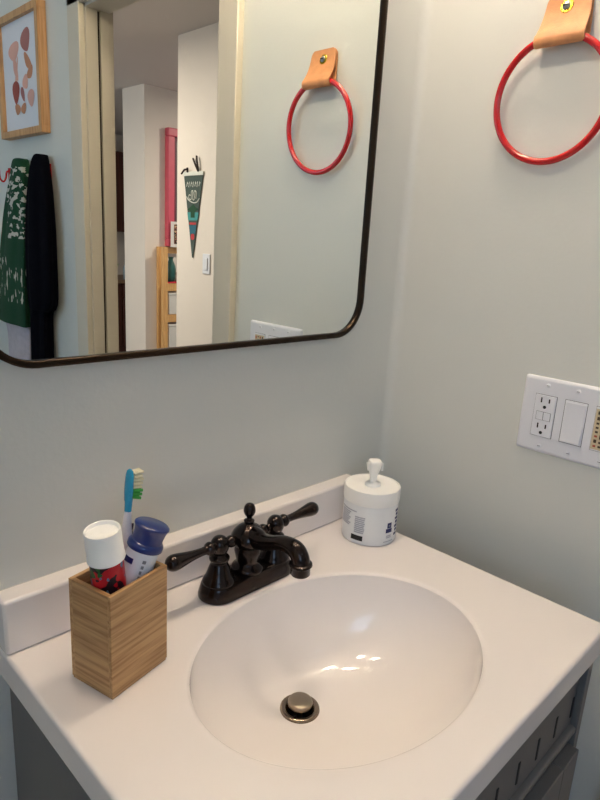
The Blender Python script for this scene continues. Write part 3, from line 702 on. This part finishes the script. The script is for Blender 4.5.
M_pinkf = mat('pink_frame', (212, 88, 108), .4, var=.05); M_grey = mat('frame_grey', (120, 112, 110), .3, var=.05)
pf = thing('framed_board', 'tall pink framed board on the pillar wall beyond the hallway', 'picture frame', (2.29, -3.79, 1.691))
bm = bmesh.new()
for a in ((-.36, .36, -.45, -.39), (-.36, .36, .39, .45), (-.36, -.30, -.39, .39), (.30, .36, -.39, .39)): box(bm, a[0], a[1], .001, .055, a[2], a[3])
obj('frame', bm, M_pinkf, pf, bevel=.006)
bm = bmesh.new()
for a in ((-.302, .302, -.392, -.36), (-.302, .302, .36, .392), (-.302, -.27, -.36, .36), (.27, .302, -.36, .36)): box(bm, a[0], a[1], .001, .030, a[2], a[3])
obj('inner_border', bm, mat('dark_rose', (110, 50, 66), .5), pf)
obj('board', B(-.272, .272, .001, .012, -.362, .362), M_grey, pf)

su = thing('wooden_shelf_unit', 'pine ladder shelf unit standing against the pillar wall beyond the hallway', 'shelf', (1.85, -3.785, 0))
for x in (0, .70):
    for y in (0, .070):
        obj('post', B(x, x + .045, y, y + .030, 0, 1.235), M_pine, su, bevel=.002)
for z in (.18, .63, .885):
    obj('rail', B(.045, .70, .076, .098, z, z + .050), M_pine, su); obj('rail', B(.045, .70, .002, .024, z, z + .050), M_pine, su)
obj('rail', B(.045, .70, .002, .024, 1.185, 1.235), M_pine, su)
for z in (.230, .680, .935):
    obj('shelf_board', B(.046, .699, .002, .098, z + .0002, z + .012), M_pine, su)
M_redcloth = mat('red_runner', (190, 40, 60), .8, var=.1)
tag(obj('shelf_runner', B(1.90, 2.50, -3.780, -3.690, .9475, .958), M_redcloth, bevel=.004), 'red flat folder lying on the upper shelf of the pine unit', 'folder')
M_box = mat('storage_white', (212, 210, 206), .6, var=.02)
for z0, z1, nm in ((.6925, .870, 'white storage box on the middle shelf of the pine unit'), (.2425, .610, 'tall white storage box on the bottom shelf of the pine unit')):
    t_ = thing('storage_box', nm, 'box', (2.22, -3.735, z0), 0, 'white storage boxes in the pine unit')
    obj('bin', B(-.31, .31, -.045, .045, 0, z1 - z0 - .02), M_box, t_, bevel=.006); obj('lid', B(-.313, .313, -.048, .048, z1 - z0 - .02, z1 - z0), M_box, t_, bevel=.004)
# clutter on the upper shelf
M_tealp = mat('teal_glaze', (44, 90, 84), .3, var=.2); M_dk = mat('dark_brown', (58, 40, 36), .5, var=.3); M_gold = mat('tan_jar', (150, 96, 60), .4, var=.2)
tag(obj('vase', lathe(bmesh.new(), spline([(.020, 0), (.034, .02), (.042, .07), (.038, .12), (.024, .16), (.018, .18), (.024, .20)], 4), (1.955, -3.735, .9585), n=28), M_tealp), 'round teal vase on the upper shelf of the pine unit', 'vase')
tag(obj('vase', lathe(bmesh.new(), spline([(.028, 0), (.036, .03), (.034, .10), (.020, .17), (.014, .22), (.018, .25)], 4), (2.125, -3.740, .9585), n=28), M_dk), 'slim dark brown vase between the tan jar and the small dark bowl', 'vase')
tag(obj('bowl', lathe(bmesh.new(), spline([(.018, 0), (.032, .015), (.042, .05), (.039, .052), (.02, .02)], 4), (2.225, -3.735, .9585), n=28), M_dk), 'small dark bowl on the upper shelf of the pine unit', 'bowl')
tag(obj('jar', lathe(bmesh.new(), spline([(.030, 0), (.034, .01), (.034, .07), (.026, .085), (.026, .095)], 4), (2.045, -3.730, .9585), n=28), M_gold), 'small tan jar beside the round teal vase on the pine unit', 'jar')
# picture card leaning over the pink frame
cd = thing('picture_card', 'white card with a small framed photo standing in front of the lower pink frame', 'card', (2.02, -3.720, 1.3368))
cb = obj('card', B(-.075, .075, -.003, .0, -.10, .10), mat('card_white', (232, 228, 224), .6), cd)
M_photo = blotch('photo_print', (120, 70, 50), [((40, 30, 30), .5, 60, (0, 0, 0)), ((220, 190, 150), .6, 70, (.4, .2, .1)), ((170, 40, 40), .64, 80, (.9, .4, .2))])
obj('photo', B(-.045, .055, 0.0, .003, -.075, .08), M_photo, cd)
# kitchen strip
kc = thing('kitchen_cabinet', 'dark brown kitchen base cabinet with a worktop in the far room', 'cabinet', (2.9, -5.9, 0))
obj('body', B(-.8, .8, -.38, .38, 0.0, .79), M_brown, kc)
for i in range(4): obj('door', B(-.79 + i * .4, -.41 + i * .4, .38, .40, .10, .62), M_brown, kc, bevel=.003); obj('drawer', B(-.79 + i * .4, -.41 + i * .4, .38, .40, .64, .775), M_brown, kc, bevel=.003)
obj('worktop', B(-.82, .82, -.39, .42, .79, .826), mat('worktop_tan', (150, 120, 96), .4, var=.1), kc, bevel=.003)
uc = thing('kitchen_wall_cabinet', 'dark brown wall cabinet hanging over the far kitchen worktop', 'cabinet', (2.9, -6.29, 1.33))
obj('body', B(-.8, .8, .0, .36, 0.0, .86), M_brown, uc)
for i in range(4): obj('door', B(-.79 + i * .4, -.41 + i * .4, .36, .38, .01, .85), M_brown, uc, bevel=.003)
M_leaf = mat('leaf_green', (70, 190, 80), .5, var=.2)
pg = thing('potted_plant', 'bright green leafy plant in a dark pot on the far kitchen worktop', 'plant', (2.42, -5.60, .826))
obj('pot', lathe(bmesh.new(), [(.045, .001), (.055, .02), (.062, .10), (.056, .10), (.05, .09)], n=24), M_black, pg)
lv = bmesh.new()
for i in range(26):
    a = random.random() * 2 * PI; e_ = .25 + random.random() * .9; l = .07 + random.random() * .06
    d = Vector((math.cos(a) * math.cos(e_), math.sin(a) * math.cos(e_), math.sin(e_))); s_ = d.cross(Vector((0, 0, 1))).normalized(); b0 = Vector((0, 0, .09 + .08 * random.random()))
    prism(lv, [b0, b0 + d * l * .5 + s_ * .018, b0 + d * l - Vector((0, 0, .02)), b0 + d * l * .5 - s_ * .018], (0, 0, .0015))
obj('foliage', lv, M_leaf, pg)
M_glass = mat('bottle_glass', (170, 190, 205), .1, var=.05)
for i, (x, y, h_) in enumerate(((2.60, -5.60, .20), (2.70, -5.66, .25))):
    t_ = thing('glass_bottle', ['short pale glass bottle beside the far kitchen plant', 'taller pale glass bottle behind the short one by the far kitchen plant'][i], 'bottle', (x, y, .826), 0, 'glass bottles on the far kitchen worktop')
    obj('bottle_body', lathe(bmesh.new(), spline([(.026, .001), (.030, .01), (.030, h_ * .6), (.018, h_ * .75), (.011, h_ * .85), (.011, h_)], 4), n=24), M_glass, t_)
    obj('stopper', lathe(bmesh.new(), [(.012, h_), (.013, h_ + .02), (.006, h_ + .022)], n=16), M_steel, t_)
